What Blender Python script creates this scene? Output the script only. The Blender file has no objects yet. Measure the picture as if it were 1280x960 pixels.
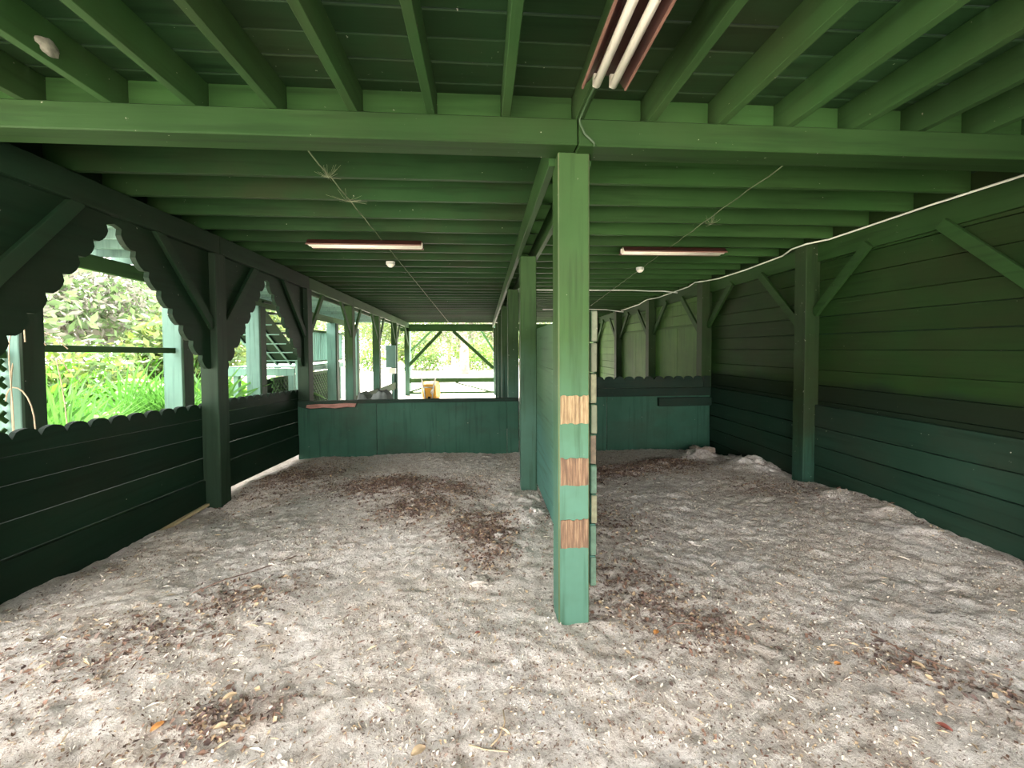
import bpy, bmesh, math, random
import numpy as np
from mathutils import Vector, Matrix
random.seed(7); RNG = np.random.RandomState(7)
S = bpy.context.scene
C = S.collection

# ------------------------------------------------------------------ camera, sky, exposure
F_PX = 510.03
cam_data = bpy.data.cameras.new('camera'); cam = bpy.data.objects.new('camera', cam_data); C.objects.link(cam)
R_ = Vector((0.99737826, -0.07218433, -0.00510197)); U_ = Vector((0.00725242, 0.02956042, 0.99953668)); F_ = Vector((0.07200007, 0.99695316, -0.03000643))
cam.matrix_world = Matrix(((R_.x, U_.x, -F_.x, 0), (R_.y, U_.y, -F_.y, 0), (R_.z, U_.z, -F_.z, 1.45), (0, 0, 0, 1)))
cam_data.sensor_width = 36; cam_data.lens = 36 * F_PX / 1280; cam_data.shift_y = -29.5 / 1280
cam_data.clip_start = 0.05; cam_data.clip_end = 500
S.camera = cam

w = bpy.data.worlds.new('overcast_sky'); S.world = w; w.use_nodes = True
bg = w.node_tree.nodes['Background']; bg.inputs['Color'].default_value = (0.99, 0.985, 0.975, 1); bg.inputs['Strength'].default_value = 1.0
S.view_settings.view_transform = 'Standard'; S.view_settings.look = 'None'; S.view_settings.gamma = 1
S.view_settings.use_curve_mapping = False; S.view_settings.exposure = 3.45

sun_d = bpy.data.lights.new('sun', 'SUN'); sun_d.energy = 4.5; sun_d.angle = math.radians(12); sun_d.color = (1.0, 0.96, 0.88)
sun = bpy.data.objects.new('sun', sun_d); C.objects.link(sun)
sun.rotation_euler = Vector((-0.35, 0.62, 1.25)).to_track_quat('Z', 'Y').to_euler()   # high, from beyond the far end on the left

# ------------------------------------------------------------------ dimensions
H = 1.45
Y1, SP = 2.0605, 2.0535
PY = [Y1 + k * SP for k in range(7)]           # post fronts
XC, PW = 0.386, 0.162
XL, XR = -2.539, 3.429                         # inner faces of the side posts
XF, XW = XL - PW, XR + PW                      # fence plane, right wall plane
YB = PY[2] - 0.04
def drop(y): return 0.02 * (y - 3.0) if y > 3 else 0.0

# ------------------------------------------------------------------ materials
def new_mat(name):
    m = bpy.data.materials.new(name); m.use_nodes = True
    nt = m.node_tree; b = nt.nodes['Principled BSDF']; return m, nt, b
def nd(nt, t, **kw):
    n = nt.nodes.new(t)
    for k, v in kw.items(): setattr(n, k, v)
    return n
def ramp(nt, fac, stops):
    r = nd(nt, 'ShaderNodeValToRGB'); e = r.color_ramp.elements
    e[0].position, e[0].color = stops[0][0], (*stops[0][1], 1); e[1].position, e[1].color = stops[-1][0], (*stops[-1][1], 1)
    for p, c in stops[1:-1]:
        x = e.new(p); x.color = (*c, 1)
    nt.links.new(fac, r.inputs[0]); return r.outputs[0]
def noise(nt, scale, detail=4, vec=None, stretch=None, rough=0.55):
    n = nd(nt, 'ShaderNodeTexNoise'); n.inputs['Scale'].default_value = scale; n.inputs['Detail'].default_value = detail; n.inputs['Roughness'].default_value = rough
    g = nd(nt, 'ShaderNodeNewGeometry')
    if stretch:
        mp = nd(nt, 'ShaderNodeMapping'); mp.inputs['Scale'].default_value = stretch
        nt.links.new(g.outputs['Position'], mp.inputs[0]); nt.links.new(mp.outputs[0], n.inputs['Vector'])
    else: nt.links.new(g.outputs['Position'], n.inputs['Vector'])
    return n.outputs['Fac']
def mix(nt, fac, a, b, mode='MIX'):
    m = nd(nt, 'ShaderNodeMix', data_type='RGBA', blend_type=mode)
    if isinstance(fac, (int, float)): m.inputs[0].default_value = fac
    else: nt.links.new(fac, m.inputs[0])
    for i, v in ((6, a), (7, b)):
        if isinstance(v, tuple): m.inputs[i].default_value = (*v, 1)
        else: nt.links.new(v, m.inputs[i])
    return m.outputs[2]
def mth(nt, op, a, b=None):
    m = nd(nt, 'ShaderNodeMath', operation=op)
    for i, v in enumerate((a, b)):
        if v is None: continue
        if isinstance(v, (int, float)): m.inputs[i].default_value = v
        else: nt.links.new(v, m.inputs[i])
    return m.outputs[0]
def bump(nt, b, h, strength=0.3, dist=0.01):
    n = nd(nt, 'ShaderNodeBump'); n.inputs['Strength'].default_value = strength; n.inputs['Distance'].default_value = dist
    nt.links.new(h, n.inputs['Height']); nt.links.new(n.outputs[0], b.inputs['Normal'])
GR = {'x': (1.2, 22, 22), 'y': (22, 1.2, 22), 'z': (22, 22, 1.2)}
def paint(name, c1, c2, axis, rough=0.62, low=None, streak=0, wear=0.0, wearcol=(0.35, 0.34, 0.28), dirt=0.35, band=None):
    """weathered paint on sawn wood; grain runs along axis; low = colour of the older repaint near the ground"""
    m, nt, b = new_mat(name)
    k_ = TONE.get(name, 0.80); c1 = tuple(x * k_ for x in c1); c2 = tuple(x * k_ for x in c2)
    if low: low = (tuple(x * k_ for x in low[0]), low[1])
    g = noise(nt, 1.0, 6, stretch=GR[axis]); f = noise(nt, 1.7, 5); d = noise(nt, 0.9, 5, stretch=(1, 1, 1.6), rough=0.7)
    base = mix(nt, ramp(nt, f, [(0.35, (0, 0, 0)), (0.7, (1, 1, 1))]), c1, c2)
    if low:
        geo = nd(nt, 'ShaderNodeNewGeometry'); sep = nd(nt, 'ShaderNodeSeparateXYZ'); nt.links.new(geo.outputs['Position'], sep.inputs[0])
        z = mth(nt, 'ADD', sep.outputs[2], mth(nt, 'MULTIPLY', mth(nt, 'SUBTRACT', f, 0.5), 0.9))
        zz = nd(nt, 'ShaderNodeMapRange'); nt.links.new(z, zz.inputs[0]); zz.inputs[1].default_value = low[1] - 0.35; zz.inputs[2].default_value = low[1] + 0.35
        base = mix(nt, zz.outputs[0], low[0], base)
    dk = tuple(x * 0.45 for x in c1)
    base = mix(nt, ramp(nt, g, [(0.25, (0.7, 0.7, 0.7)), (0.48, (0.0, 0.0, 0.0))]), base, dk)
    dd = tuple(x * 0.5 + 0.012 * k for x, k in zip(c1, (1.4, .8, .5)))
    dm = ramp(nt, d, [(0.45, (0, 0, 0)), (0.75, (dirt, dirt, dirt))])
    base = mix(nt, dm, base, dd)
    if band:   # grime worn into the boards between two heights
        geo = nd(nt, 'ShaderNodeNewGeometry'); sep = nd(nt, 'ShaderNodeSeparateXYZ'); nt.links.new(geo.outputs['Position'], sep.inputs[0])
        z = mth(nt, 'ADD', sep.outputs[2], mth(nt, 'MULTIPLY', mth(nt, 'SUBTRACT', f, 0.5), 0.25))
        t = mth(nt, 'ABSOLUTE', mth(nt, 'DIVIDE', mth(nt, 'SUBTRACT', z, (band[0] + band[1]) / 2), (band[1] - band[0]) / 2))
        base = mix(nt, ramp(nt, t, [(0.6, (band[2],) * 3), (1.15, (0, 0, 0))]), base, (0.007, 0.010, 0.006))
    wf = noise(nt, 34, 3, rough=0.6)
    base = mix(nt, ramp(nt, wf, [(0.74 - wear, (0, 0, 0)), (0.77 - wear, (1, 1, 1))]), base, wearcol)
    if streak:
        st = noise(nt, 1.0, 3, stretch={'x': (.9, 55, 55), 'y': (55, .9, 55), 'z': (55, 55, .9)}[axis], rough=.5)
        base = mix(nt, ramp(nt, st, [(0.745 - streak, (0, 0, 0)), (0.765 - streak, (0.55, 0.55, 0.55))]), base, tuple(min(1, x * 2.6 + .02) for x in c2))
    cl = noise(nt, 0.55, 3, rough=.5)
    base = mix(nt, 1.0, base, ramp(nt, cl, [(0.3, (0.72, 0.72, 0.72)), (0.7, (1.25, 1.25, 1.25))]), 'MULTIPLY')
    oi = nd(nt, 'ShaderNodeObjectInfo')
    hv = nd(nt, 'ShaderNodeHueSaturation'); nt.links.new(base, hv.inputs['Color'])
    vr = nd(nt, 'ShaderNodeMapRange'); nt.links.new(oi.outputs['Random'], vr.inputs[0]); vr.inputs[3].default_value = 0.82; vr.inputs[4].default_value = 1.16
    nt.links.new(vr.outputs[0], hv.inputs['Value'])
    nt.links.new(hv.outputs[0], b.inputs['Base Color']); b.inputs['Roughness'].default_value = rough; b.inputs['Specular IOR Level'].default_value = 0.13
    bump(nt, b, g, 0.35, 0.006)
    return m
TONE = {'kick_board_paint': .72, 'green_wall_paint': .74, 'rubbed_right_post_paint': 1.0, 'green_beam_paint': .86, 'green_post_paint': .78, 'grimy_joist_paint': 1.0, 'green_paint_x': 1.0, 'dark_fence_paint': .75, 'green_deck_paint_x': .85, 'pale_bluegreen_paint': .85}
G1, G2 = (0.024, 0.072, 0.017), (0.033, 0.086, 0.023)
T1, T2 = (0.028, 0.088, 0.054), (0.040, 0.112, 0.074)
LOWC = (0.068, 0.150, 0.105)
M = {}
for ax in 'xyz': M['green_' + ax] = paint('green_paint_' + ax, G1, G2, ax)
M['post'] = paint('green_post_paint', (0.028, 0.068, 0.018), (0.037, 0.082, 0.024), 'z', low=(LOWC, 1.1), wear=0.015)  # post colour runs lighter and bluer towards the ground
for ax in 'xyz': M['deck_' + ax] = paint('green_deck_paint_' + ax, (0.015, 0.047, 0.015), (0.022, 0.058, 0.020), ax, dirt=0.8, wear=0.01)
M['beam'] = paint('green_beam_paint', (0.014, 0.042, 0.009), (0.020, 0.052, 0.013), 'x', wear=0.01)
M['joist'] = paint('green_joist_paint', (0.024, 0.068, 0.018), (0.034, 0.082, 0.024), 'y', dirt=0.7, wear=0.015, wearcol=(.3, .26, .2))
M['teal_x'] = paint('teal_board_paint', T1, T2, 'z', dirt=0.9); M['teal_y'] = paint('teal_plank_paint', T1, T2, 'y', dirt=0.6)
M['teal_dark'] = paint('grimy_teal_paint', (0.012, 0.030, 0.019), (0.018, 0.042, 0.028), 'x', dirt=0.9)
M['fence'] = paint('dark_fence_paint', (0.006, 0.021, 0.010), (0.010, 0.028, 0.015), 'y', dirt=0.5)  # shade on the inward-facing fences is put into this darkened paint
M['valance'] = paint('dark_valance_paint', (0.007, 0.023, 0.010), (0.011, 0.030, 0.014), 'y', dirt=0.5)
for ax in 'xyz': M['dark_' + ax] = paint('dark_green_timber_' + ax, (0.009, 0.028, 0.012), (0.013, 0.037, 0.017), ax, dirt=0.5)  # green darkened so the colour carries the backlit look of the left timbers
M['leftpost'] = paint('dark_left_post_paint', (0.018, 0.038, 0.020), (0.025, 0.050, 0.028), 'z', dirt=0.4)  # left posts stand backlit; their shade is put into the colour
M['joist_left'] = paint('grimy_joist_paint', (0.011, 0.038, 0.010), (0.017, 0.048, 0.014), 'x', dirt=0.8)  # left bay joists, darker than those of the right bay
M['rightpost'] = paint('rubbed_right_post_paint', (0.020, 0.045, 0.014), (0.030, 0.058, 0.020), 'z', low=((0.026, 0.075, 0.050), .55), dirt=0.9, wear=0.03)
M['wallp'] = paint('green_wall_paint', (0.015, 0.048, 0.010), (0.023, 0.060, 0.014), 'y', dirt=0.75, low=(T1, 0.75), band=(0.7, 1.1, 0.8), streak=.02)
M['kick'] = paint('kick_board_paint', (0.016, 0.044, 0.026), (0.022, 0.054, 0.034), 'y', dirt=0.7, streak=.03)
M['sheetp'] = paint('pale_green_sheet_paint', (0.085, 0.190, 0.050), (0.115, 0.225, 0.062), 'z', dirt=0.5)
M['partition'] = paint('partition_paint', (0.075, 0.150, 0.075), (0.095, 0.18, 0.10), 'y', dirt=0.3, low=((0.075, 0.185, 0.145), 0.8))
M['outer'] = paint('pale_bluegreen_paint', (0.15, 0.27, 0.22), (0.19, 0.32, 0.26), 'z', dirt=0.25)
M['wedge'] = paint('weathered_plank', (0.11, 0.13, 0.085), (0.16, 0.165, 0.11), 'y', dirt=0.6, wear=0.05)
def bare(name, a, b_, c, sc=(60, 60, 5)):
    m, nt, b = new_mat(name)
    f = noise(nt, 1.0, 6, stretch=sc, rough=.65)
    col = ramp(nt, f, [(0.3, a), (0.5, b_), (0.7, c)])
    nt.links.new(col, b.inputs['Base Color']); b.inputs['Roughness'].default_value = 0.85
    bump(nt, b, f, 0.9, 0.01); return m
M['bare'] = bare('bare_chewed_wood', (0.09, 0.055, 0.028), (0.22, 0.15, 0.075), (0.38, 0.29, 0.16), (95, 95, 7))
M['bare2'] = bare('bare_brown_wood', (0.06, 0.035, 0.02), (0.14, 0.08, 0.045), (0.30, 0.20, 0.11), (110, 110, 6))
M['bare3'] = bare('gnawed_rail_wood', (0.14, 0.06, 0.04), (0.26, 0.12, 0.09), (0.36, 0.2, 0.15), (8, 60, 60))
M['tan'] = bare('old_tan_timber', (0.28, 0.2, 0.1), (0.4, 0.3, 0.16), (0.5, 0.4, 0.22), (20, 2, 20))
def plain(name, col, rough=0.6, var=0.15, sc=8, metal=0.0, trans=0.0):
    m, nt, b = new_mat(name)
    f = noise(nt, sc, 4)
    c = mix(nt, ramp(nt, f, [(0.3, (0, 0, 0)), (0.7, (1, 1, 1))]), tuple(x * (1 - var) for x in col), tuple(min(1, x * (1 + var)) for x in col))
    nt.links.new(c, b.inputs['Base Color']); b.inputs['Roughness'].default_value = rough; b.inputs['Metallic'].default_value = metal
    if trans:
        tr = nd(nt, 'ShaderNodeBsdfTranslucent'); nt.links.new(c, tr.inputs[0]); ms = nd(nt, 'ShaderNodeMixShader'); ms.inputs[0].default_value = trans
        nt.links.new(b.outputs[0], ms.inputs[1]); nt.links.new(tr.outputs[0], ms.inputs[2]); nt.links.new(ms.outputs[0], nt.nodes['Material Output'].inputs[0])
    return m
M['brown_metal'] = plain('maroon_fixture_enamel', (0.035, 0.012, 0.009), 0.4)
M['rim'] = plain('dusty_pink_rim', (0.16, 0.085, 0.06), 0.5)
M['tube'] = plain('white_glass_tube', (0.85, 0.82, 0.68), 0.3, 0.05)
M['conduit'] = plain('white_conduit_plastic', (0.78, 0.80, 0.70), 0.5, 0.1)
M['cord'] = plain('green_painted_cord', (0.02, 0.05, 0.015), 0.6)
M['boxm'] = plain('grey_junction_box', (0.5, 0.52, 0.46), 0.5)
M['strap'] = plain('dusty_wire', (0.14, 0.18, 0.09), 0.8)
M['web'] = plain('dusty_cobweb', (0.22, 0.25, 0.15), 0.95)
M['mud'] = plain('grey_mud_nest', (0.20, 0.20, 0.15), 0.95, 0.3, 60)
M['tarp'] = plain('grey_tarp', (0.20, 0.22, 0.20), 0.7, 0.2)
M['yellow'] = plain('yellow_tub_plastic', (0.85, 0.42, 0.03), 0.4)
M['steel'] = plain('pale_steel_tube', (0.6, 0.6, 0.55), 0.35, metal=0.3)
M['rubber'] = plain('black_rubber', (0.02, 0.02, 0.02), 0.8)
M['fern'] = plain('bright_fern_leaf', (0.10, 0.27, 0.022), 0.5, 0.4, 3, trans=0.4)
M['palm'] = plain('green_palm_leaf', (0.07, 0.20, 0.03), 0.45, 0.3, 3, trans=0.35)
M['drygrass'] = plain('dry_grey_grass', (0.36, 0.33, 0.30), 0.8, 0.35, 5, trans=0.2)
M['leafpale'] = plain('pale_tree_leaf', (0.095, 0.155, 0.055), 0.6, 0.5, 1.2, trans=0.4)
M['leafyellow'] = plain('yellowgreen_tree_leaf', (0.15, 0.20, 0.05), 0.6, 0.45, 1.2, trans=0.4)
M['moss'] = plain('grey_hanging_moss', (0.17, 0.165, 0.13), 0.9, 0.45, 2, trans=0.3)
M['bark'] = plain('grey_bark', (0.24, 0.20, 0.16), 0.9, 0.4, 6)
M['vine'] = plain('dry_tan_vine', (0.55, 0.42, 0.28), 0.8, 0.3)
M['leaf_brown'] = plain('dead_brown_leaf', (0.16, 0.085, 0.055), 0.8, 0.3, 20)
M['leaf_tan'] = plain('dead_tan_leaf', (0.42, 0.30, 0.18), 0.8, 0.3, 20)
M['leaf_orange'] = plain('dead_orange_leaf', (0.52, 0.22, 0.06), 0.7, 0.3, 20)
M['leaf_red'] = plain('dead_maroon_leaf', (0.19, 0.05, 0.035), 0.7, 0.3, 20)
M['chip_dark'] = plain('dark_wood_chip', (0.09, 0.055, 0.045), 0.85, 0.4, 30)
M['chip_pale'] = plain('pale_wood_chip', (0.62, 0.54, 0.44), 0.85, 0.2, 30)
M['chip_mid'] = plain('grey_brown_wood_chip', (0.19, 0.135, 0.105), 0.9, 0.35, 30)
M['straw'] = plain('straw_stem', (0.45, 0.33, 0.2), 0.8, 0.2, 30)
M['clod'] = plain('sandy_clod', (0.36, 0.28, 0.22), 0.95, 0.3, 30)

def sand():
    m, nt, b = new_mat('trampled_sand')
    big = noise(nt, 0.9, 6, rough=.6); mid = noise(nt, 5, 9, rough=.78); fine = noise(nt, 60, 5, rough=.8); gr = noise(nt, 24, 7, rough=.8)
    c = mix(nt, ramp(nt, big, [(0.35, (0, 0, 0)), (0.65, (1, 1, 1))]), (0.64, 0.57, 0.50), (0.76, 0.70, 0.65))
    c = mix(nt, ramp(nt, mid, [(0.47, (0, 0, 0)), (0.62, (0.7, 0.7, 0.7))]), c, (0.50, 0.41, 0.335))
    c = mix(nt, ramp(nt, gr, [(0.53, (0, 0, 0)), (0.62, (0.7, 0.7, 0.7))]), c, (0.27, 0.20, 0.16))
    c = mix(nt, ramp(nt, fine, [(0.56, (0, 0, 0)), (0.66, (0.7, 0.7, 0.7))]), c, (0.22, 0.16, 0.125))
    c = mix(nt, ramp(nt, gr, [(0.30, (0.8, 0.8, 0.8)), (0.44, (0, 0, 0))]), c, (0.88, 0.82, 0.77))
    # damp brown bedding: vertex mask of where it lies
    at = nd(nt, 'ShaderNodeAttribute', attribute_name='bedding')
    c = mix(nt, mth(nt, 'MULTIPLY', at.outputs['Fac'], mth(nt, 'ADD', mid, 0.3)), c, (0.22, 0.155, 0.12))
    nt.links.new(c, b.inputs['Base Color']); b.inputs['Roughness'].default_value = 0.95; b.inputs['Specular IOR Level'].default_value = 0.1
    h = mth(nt, 'ADD', mth(nt, 'MULTIPLY', gr, 0.6), mth(nt, 'MULTIPLY', fine, 0.3))
    bump(nt, b, h, 1.0, 0.03)
    return m
M['sand'] = sand()

# ------------------------------------------------------------------ helpers
def link(o, parent=None, loc=None):
    C.objects.link(o)
    if parent is not None: o.parent = parent
    if loc is not None: o.location = loc
    return o
def wpos(o):
    v = Vector((0, 0, 0))
    while o is not None: v += o.location; o = o.parent
    return v
def mesh_obj(name, verts, faces, mat, parent=None, smooth=False, mats=None, midx=None):
    """verts in world space; the object's origin goes to the bottom centre of its box"""
    v = np.array(verts, float); lo, hi = v.min(0), v.max(0)
    org = Vector(((lo[0] + hi[0]) / 2, (lo[1] + hi[1]) / 2, lo[2]))
    me = bpy.data.meshes.new(name); me.from_pydata([tuple(p) for p in (v - np.array(org))], [], faces)
    for mm in (mats or [mat]): me.materials.append(mm)
    if midx is not None: me.polygons.foreach_set('material_index', midx)
    if smooth: me.polygons.foreach_set('use_smooth', [True] * len(me.polygons))
    me.update()
    o = bpy.data.objects.new(name, me); C.objects.link(o)
    if parent is not None: o.parent = parent; o.location = org - wpos(parent)
    else: o.location = org
    return o
def tag(o, label=None, cat=None, group=None, kind=None):
    if label: o['label'] = label
    if cat: o['category'] = cat
    if group: o['group'] = group
    if kind: o['kind'] = kind
    return o
def empty(name, loc, **kw):
    o = bpy.data.objects.new(name, None); o.empty_display_size = 0.1; C.objects.link(o); o.location = loc
    return tag(o, **kw)
BF = [(0, 3, 2, 1), (4, 5, 6, 7), (0, 1, 5, 4), (1, 2, 6, 5), (2, 3, 7, 6), (3, 0, 4, 7)]
def corners(lo, hi): return [(lo[0], lo[1], lo[2]), (hi[0], lo[1], lo[2]), (hi[0], hi[1], lo[2]), (lo[0], hi[1], lo[2]),
                             (lo[0], lo[1], hi[2]), (hi[0], lo[1], hi[2]), (hi[0], hi[1], hi[2]), (lo[0], hi[1], hi[2])]
def bevel_mesh(verts, faces, off):
    bm = bmesh.new(); vs = [bm.verts.new(v) for v in verts]
    for f in faces: bm.faces.new([vs[i] for i in f])
    bmesh.ops.recalc_face_normals(bm, faces=bm.faces)
    if off: bmesh.ops.bevel(bm, geom=list(bm.edges), offset=off, segments=1, affect='EDGES')
    vv = [tuple(v.co) for v in bm.verts]; bm.verts.index_update(); ff = [[v.index for v in f.verts] for f in bm.faces]; bm.free()
    return vv, ff
def box(name, lo, hi, mat, parent=None, sag=False, bev=0.003):
    v, f = bevel_mesh(corners(lo, hi), BF, bev)
    if sag: v = [(x, y, z - drop(y)) for x, y, z in v]
    return mesh_obj(name, v, f, mat, parent)
def bar(name, a, b, wd, th, mat, parent=None, up=(0, 0, 1), bev=0.003):
    """squared timber from a to b: wd across (side = dir x up), th along up"""
    a, b = Vector(a), Vector(b); d = (b - a); L = d.length; d.normalize(); s = d.cross(Vector(up)).normalized(); u = s.cross(d).normalized()
    v, f = bevel_mesh(corners((0, -wd / 2, -th / 2), (L, wd / 2, th / 2)), BF, bev)
    v = [tuple(a + d * p[0] + s * p[1] + u * p[2]) for p in v]
    return mesh_obj(name, v, f, mat, parent)
def prism(name, pts, axis, lo, hi, mat, parent=None, edge_mat=None):
    """closed 2-D outline extruded along axis ('x': pts are (y,z); 'y': (x,z))"""
    def p3(p, t): return (t, p[0], p[1]) if axis == 'x' else (p[0], t, p[1])
    n = len(pts); bm = bmesh.new()
    A = [bm.verts.new(p3(p, lo)) for p in pts]; B = [bm.verts.new(p3(p, hi)) for p in pts]
    bm.faces.new(A); bm.faces.new(B)
    for i in range(n): bm.faces.new((A[i], A[(i + 1) % n], B[(i + 1) % n], B[i]))
    bmesh.ops.recalc_face_normals(bm, faces=bm.faces)
    bmesh.ops.triangulate(bm, faces=[f for f in bm.faces if len(f.verts) > 4])
    bm.verts.index_update(); v = [tuple(q.co) for q in bm.verts]; f = [[q.index for q in fc.verts] for fc in bm.faces]; bm.free()
    return mesh_obj(name, v, f, mat, parent)
def tube_geo(pts, r, n=8, closed_ends=True):
    pts = [Vector(p) for p in pts]; V = []; Fc = []
    rs = r if isinstance(r, (list, tuple)) else [r] * len(pts)
    prev = None
    for i, p in enumerate(pts):
        d = (pts[min(i + 1, len(pts) - 1)] - pts[max(i - 1, 0)]).normalized()
        if prev is None:
            prev = d.orthogonal().normalized()
        s = (prev - d * prev.dot(d)).normalized(); prev = s; u = d.cross(s)
        for k in range(n):
            a = 2 * math.pi * k / n; V.append(tuple(p + s * (rs[i] * math.cos(a)) + u * (rs[i] * math.sin(a))))
    for i in range(len(pts) - 1):
        for k in range(n): Fc.append((i * n + k, i * n + (k + 1) % n, (i + 1) * n + (k + 1) % n, (i + 1) * n + k))
    if closed_ends: Fc.append(tuple(range(n))[::-1]); Fc.append(tuple(range((len(pts) - 1) * n, len(pts) * n)))
    return V, Fc
def tube(name, pts, r, mat, parent=None, n=8):
    v, f = tube_geo(pts, r, n); return mesh_obj(name, v, f, mat, parent, smooth=True)
def scallop_top(y0, y1, z0, z1, pitch, dip=0.055, seg=7):
    """points along a row of rounded scallops from y0 to y1; z0,z1 = heights of the crests at both ends"""
    n = max(1, round((y1 - y0) / pitch)); out = []
    for i in range(n):
        for k in range(seg):
            t = k / seg; y = y0 + (i + t) * (y1 - y0) / n; u = 2 * t - 1
            out.append((y, z0 + (z1 - z0) * (y - y0) / (y1 - y0) - dip * (1 - math.sqrt(max(0, 1 - u * u)) ) ))
    out.append((y1, z1 - dip)); return out

# ------------------------------------------------------------------ ground
CTRL = np.array([(-2.7, 2.44, .03), (-2.7, 3.27, -.03), (-2.7, 4.03, -.09), (-2.7, 4.6, -.07), (-2.7, 6.1, -.15), (-2.0, 6.1, -.13), (-.5, 6.1, -.115), (.43, 6.1, -.14),
    (1.9, 6.1, -.12), (3.5, 6.1, -.18), (3.1, 5.6, -.10), (3.6, 2.5, .03), (3.6, 3.0, .05), (3.6, 3.4, .07), (3.6, 4, .0), (3.6, 4.5, -.02), (.4, 2.06, 0), (.4, 4.11, 0), (0, 3, .02), (0, 1, 0), (-2, 1, 0),
    (2, 1, 0), (2, 3, 0), (2, 4.5, -.02), (-1.3, 3, 0), (-1, 4.5, -.03), (.35, 3.2, .06), (3.0, 3.6, .0), (-4, 2, -.22), (-4, 5, -.28), (-4, 9, -.3), (-8, 4, -.3), (0, 8, -.2), (0, 14, -.2), (0, 20, -.25),
    (3, 9, -.2), (-12, 12, -.35), (12, 12, -.3), (8, 3, -.2), (0, -4, 0), (-8, -4, -.1), (8, -4, -.1)])
def base_h(X, Y):
    num = np.zeros_like(X); den = np.zeros_like(X)
    for cx, cy, cz in CTRL:
        ww = 1.0 / (((X - cx) ** 2 + (Y - cy) ** 2) + 0.04) ** 1.6
        num += ww * cz; den += ww
    return num / den
_L = RNG.rand(256, 256)
def vn(X, Y):
    xi = np.floor(X).astype(int); yi = np.floor(Y).astype(int); fx = X - xi; fy = Y - yi
    fx = fx * fx * (3 - 2 * fx); fy = fy * fy * (3 - 2 * fy)
    a = _L[xi % 256, yi % 256]; b = _L[(xi + 1) % 256, yi % 256]; c = _L[xi % 256, (yi + 1) % 256]; d = _L[(xi + 1) % 256, (yi + 1) % 256]
    return (a * (1 - fx) + b * fx) * (1 - fy) + (c * (1 - fx) + d * fx) * fy - 0.5
DENTS = [(RNG.uniform(-2.6, 3.5), RNG.uniform(0.9, 6), RNG.uniform(.03, .06), RNG.uniform(.005, .013)) for _ in range(900)]
LUMPS = [(.30, 3.35, .16, .05), (.22, 2.95, .14, .04), (.42, 3.65, .13, .05), (.05, 2.85, .10, .03), (.30, 3.9, .14, .05), (3.05, 5.55, .22, .10), (3.35, 4.9, .25, .09), (3.4, 3.2, .16, .04), (3.3, 2.85, .15, .05), (3.35, 3.65, .16, .05), (.60, 2.4, .12, .04), (-.6, 5.6, .3, .03), (.1, 5.7, .3, .03)]
# clusters of chips and damp bedding: (x, y, rx, ry, rotation, weight)
CL = [(-.95, 4.45, .75, .33, -.15, 1.0), (-.35, 4.2, .40, .26, -.5, .9), (-.60, 3.75, .35, .30, .5, .9), (-.02, 3.2, .24, .42, .15, .9), (.05, 2.85, .2, .3, 0, .7),
      (1.6, 4.75, .85, .26, .35, 1.0), (2.4, 5.05, .45, .3, .2, 1.0), (-2.3, 5.0, .5, .7, 0, .7), (2.0, 1.6, .36, .16, -.7, .35), (-1.4, 2.45, .35, .20, .3, .45), (-1.75, 2.1, .4, .25, .2, .35),
      (.9, 2.3, .35, .5, .6, .45), (-1.0, 1.66, .20, .12, .4, .7), (.95, 3.3, .5, .5, 0, .35), (1.1, 1.95, .25, .16, .5, .6), (3.0, 3.9, .5, .35, -.6, .35)]
def clust(X, Y):
    m = np.zeros_like(X)
    for cx, cy, rx, ry, ro, ww in CL:
        dx, dy = X - cx, Y - cy; u = dx * math.cos(ro) + dy * math.sin(ro); v = -dx * math.sin(ro) + dy * math.cos(ro)
        m = np.maximum(m, ww * np.exp(-(u / rx) ** 2 - (v / ry) ** 2))
    return m
def ground_h(X, Y):
    X = np.asarray(X, float); Y = np.asarray(Y, float)
    h = base_h(X, Y)
    near = np.clip(1 - (np.abs(X) - 3.6) / 3, 0, 1) * np.clip(1 - (Y - 7) / 4, 0, 1)
    ux = X + .3 * vn(X * 1.3 + 9, Y * 1.3); uy = Y + .3 * vn(X * 1.3, Y * 1.3 + 5)
    h = h + 0.030 * vn(ux * 2.1, uy * 2.1) + near * .035 * np.clip(clust(X, Y), 0, 1) ** 2 * (.6 + 1.2 * vn(X * 22, Y * 22)) + near * (0.009 * vn(ux * 6.3 + 3, uy * 6.3) + 0.008 * vn(ux * 15, uy * 15 + 7) + 0.018 * vn(ux * 27, uy * 27 + 1))
    for cx, cy, r, a in LUMPS: h = h + a * np.exp(-((X - cx) ** 2 + (Y - cy) ** 2) / (r * r)) * (1 + .8 * vn(X * 18, Y * 18))
    return h
def axis_pts(a, b, fine, flo, fhi, g=1.22):
    p = list(np.arange(flo, fhi + 1e-6, fine)); s = fine
    while p[-1] < b: s *= g; p.append(min(b, p[-1] + s))
    s = fine
    while p[0] > a: s *= g; p.insert(0, max(a, p[0] - s))
    return np.array(p)
gx = axis_pts(-60, 60, 0.022, -2.75, 3.65); gy = axis_pts(-40, 90, 0.022, 0.9, 6.2)
GX, GY = np.meshgrid(gx, gy)
GZ = ground_h(GX, GY)
for cx, cy, r, a in DENTS:
    i0, i1 = np.searchsorted(gy, [cy - 3 * r, cy + 3 * r]); j0, j1 = np.searchsorted(gx, [cx - 3 * r, cx + 3 * r])
    q = ((GX[i0:i1, j0:j1] - cx) ** 2 + (GY[i0:i1, j0:j1] - cy) ** 2) / (r * r)
    GZ[i0:i1, j0:j1] -= a * (1.25 - q) * np.exp(-q)
nx, ny = len(gx), len(gy)
me = bpy.data.meshes.new('floor'); co = np.stack([GX, GY, GZ], -1).reshape(-1, 3)
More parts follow.
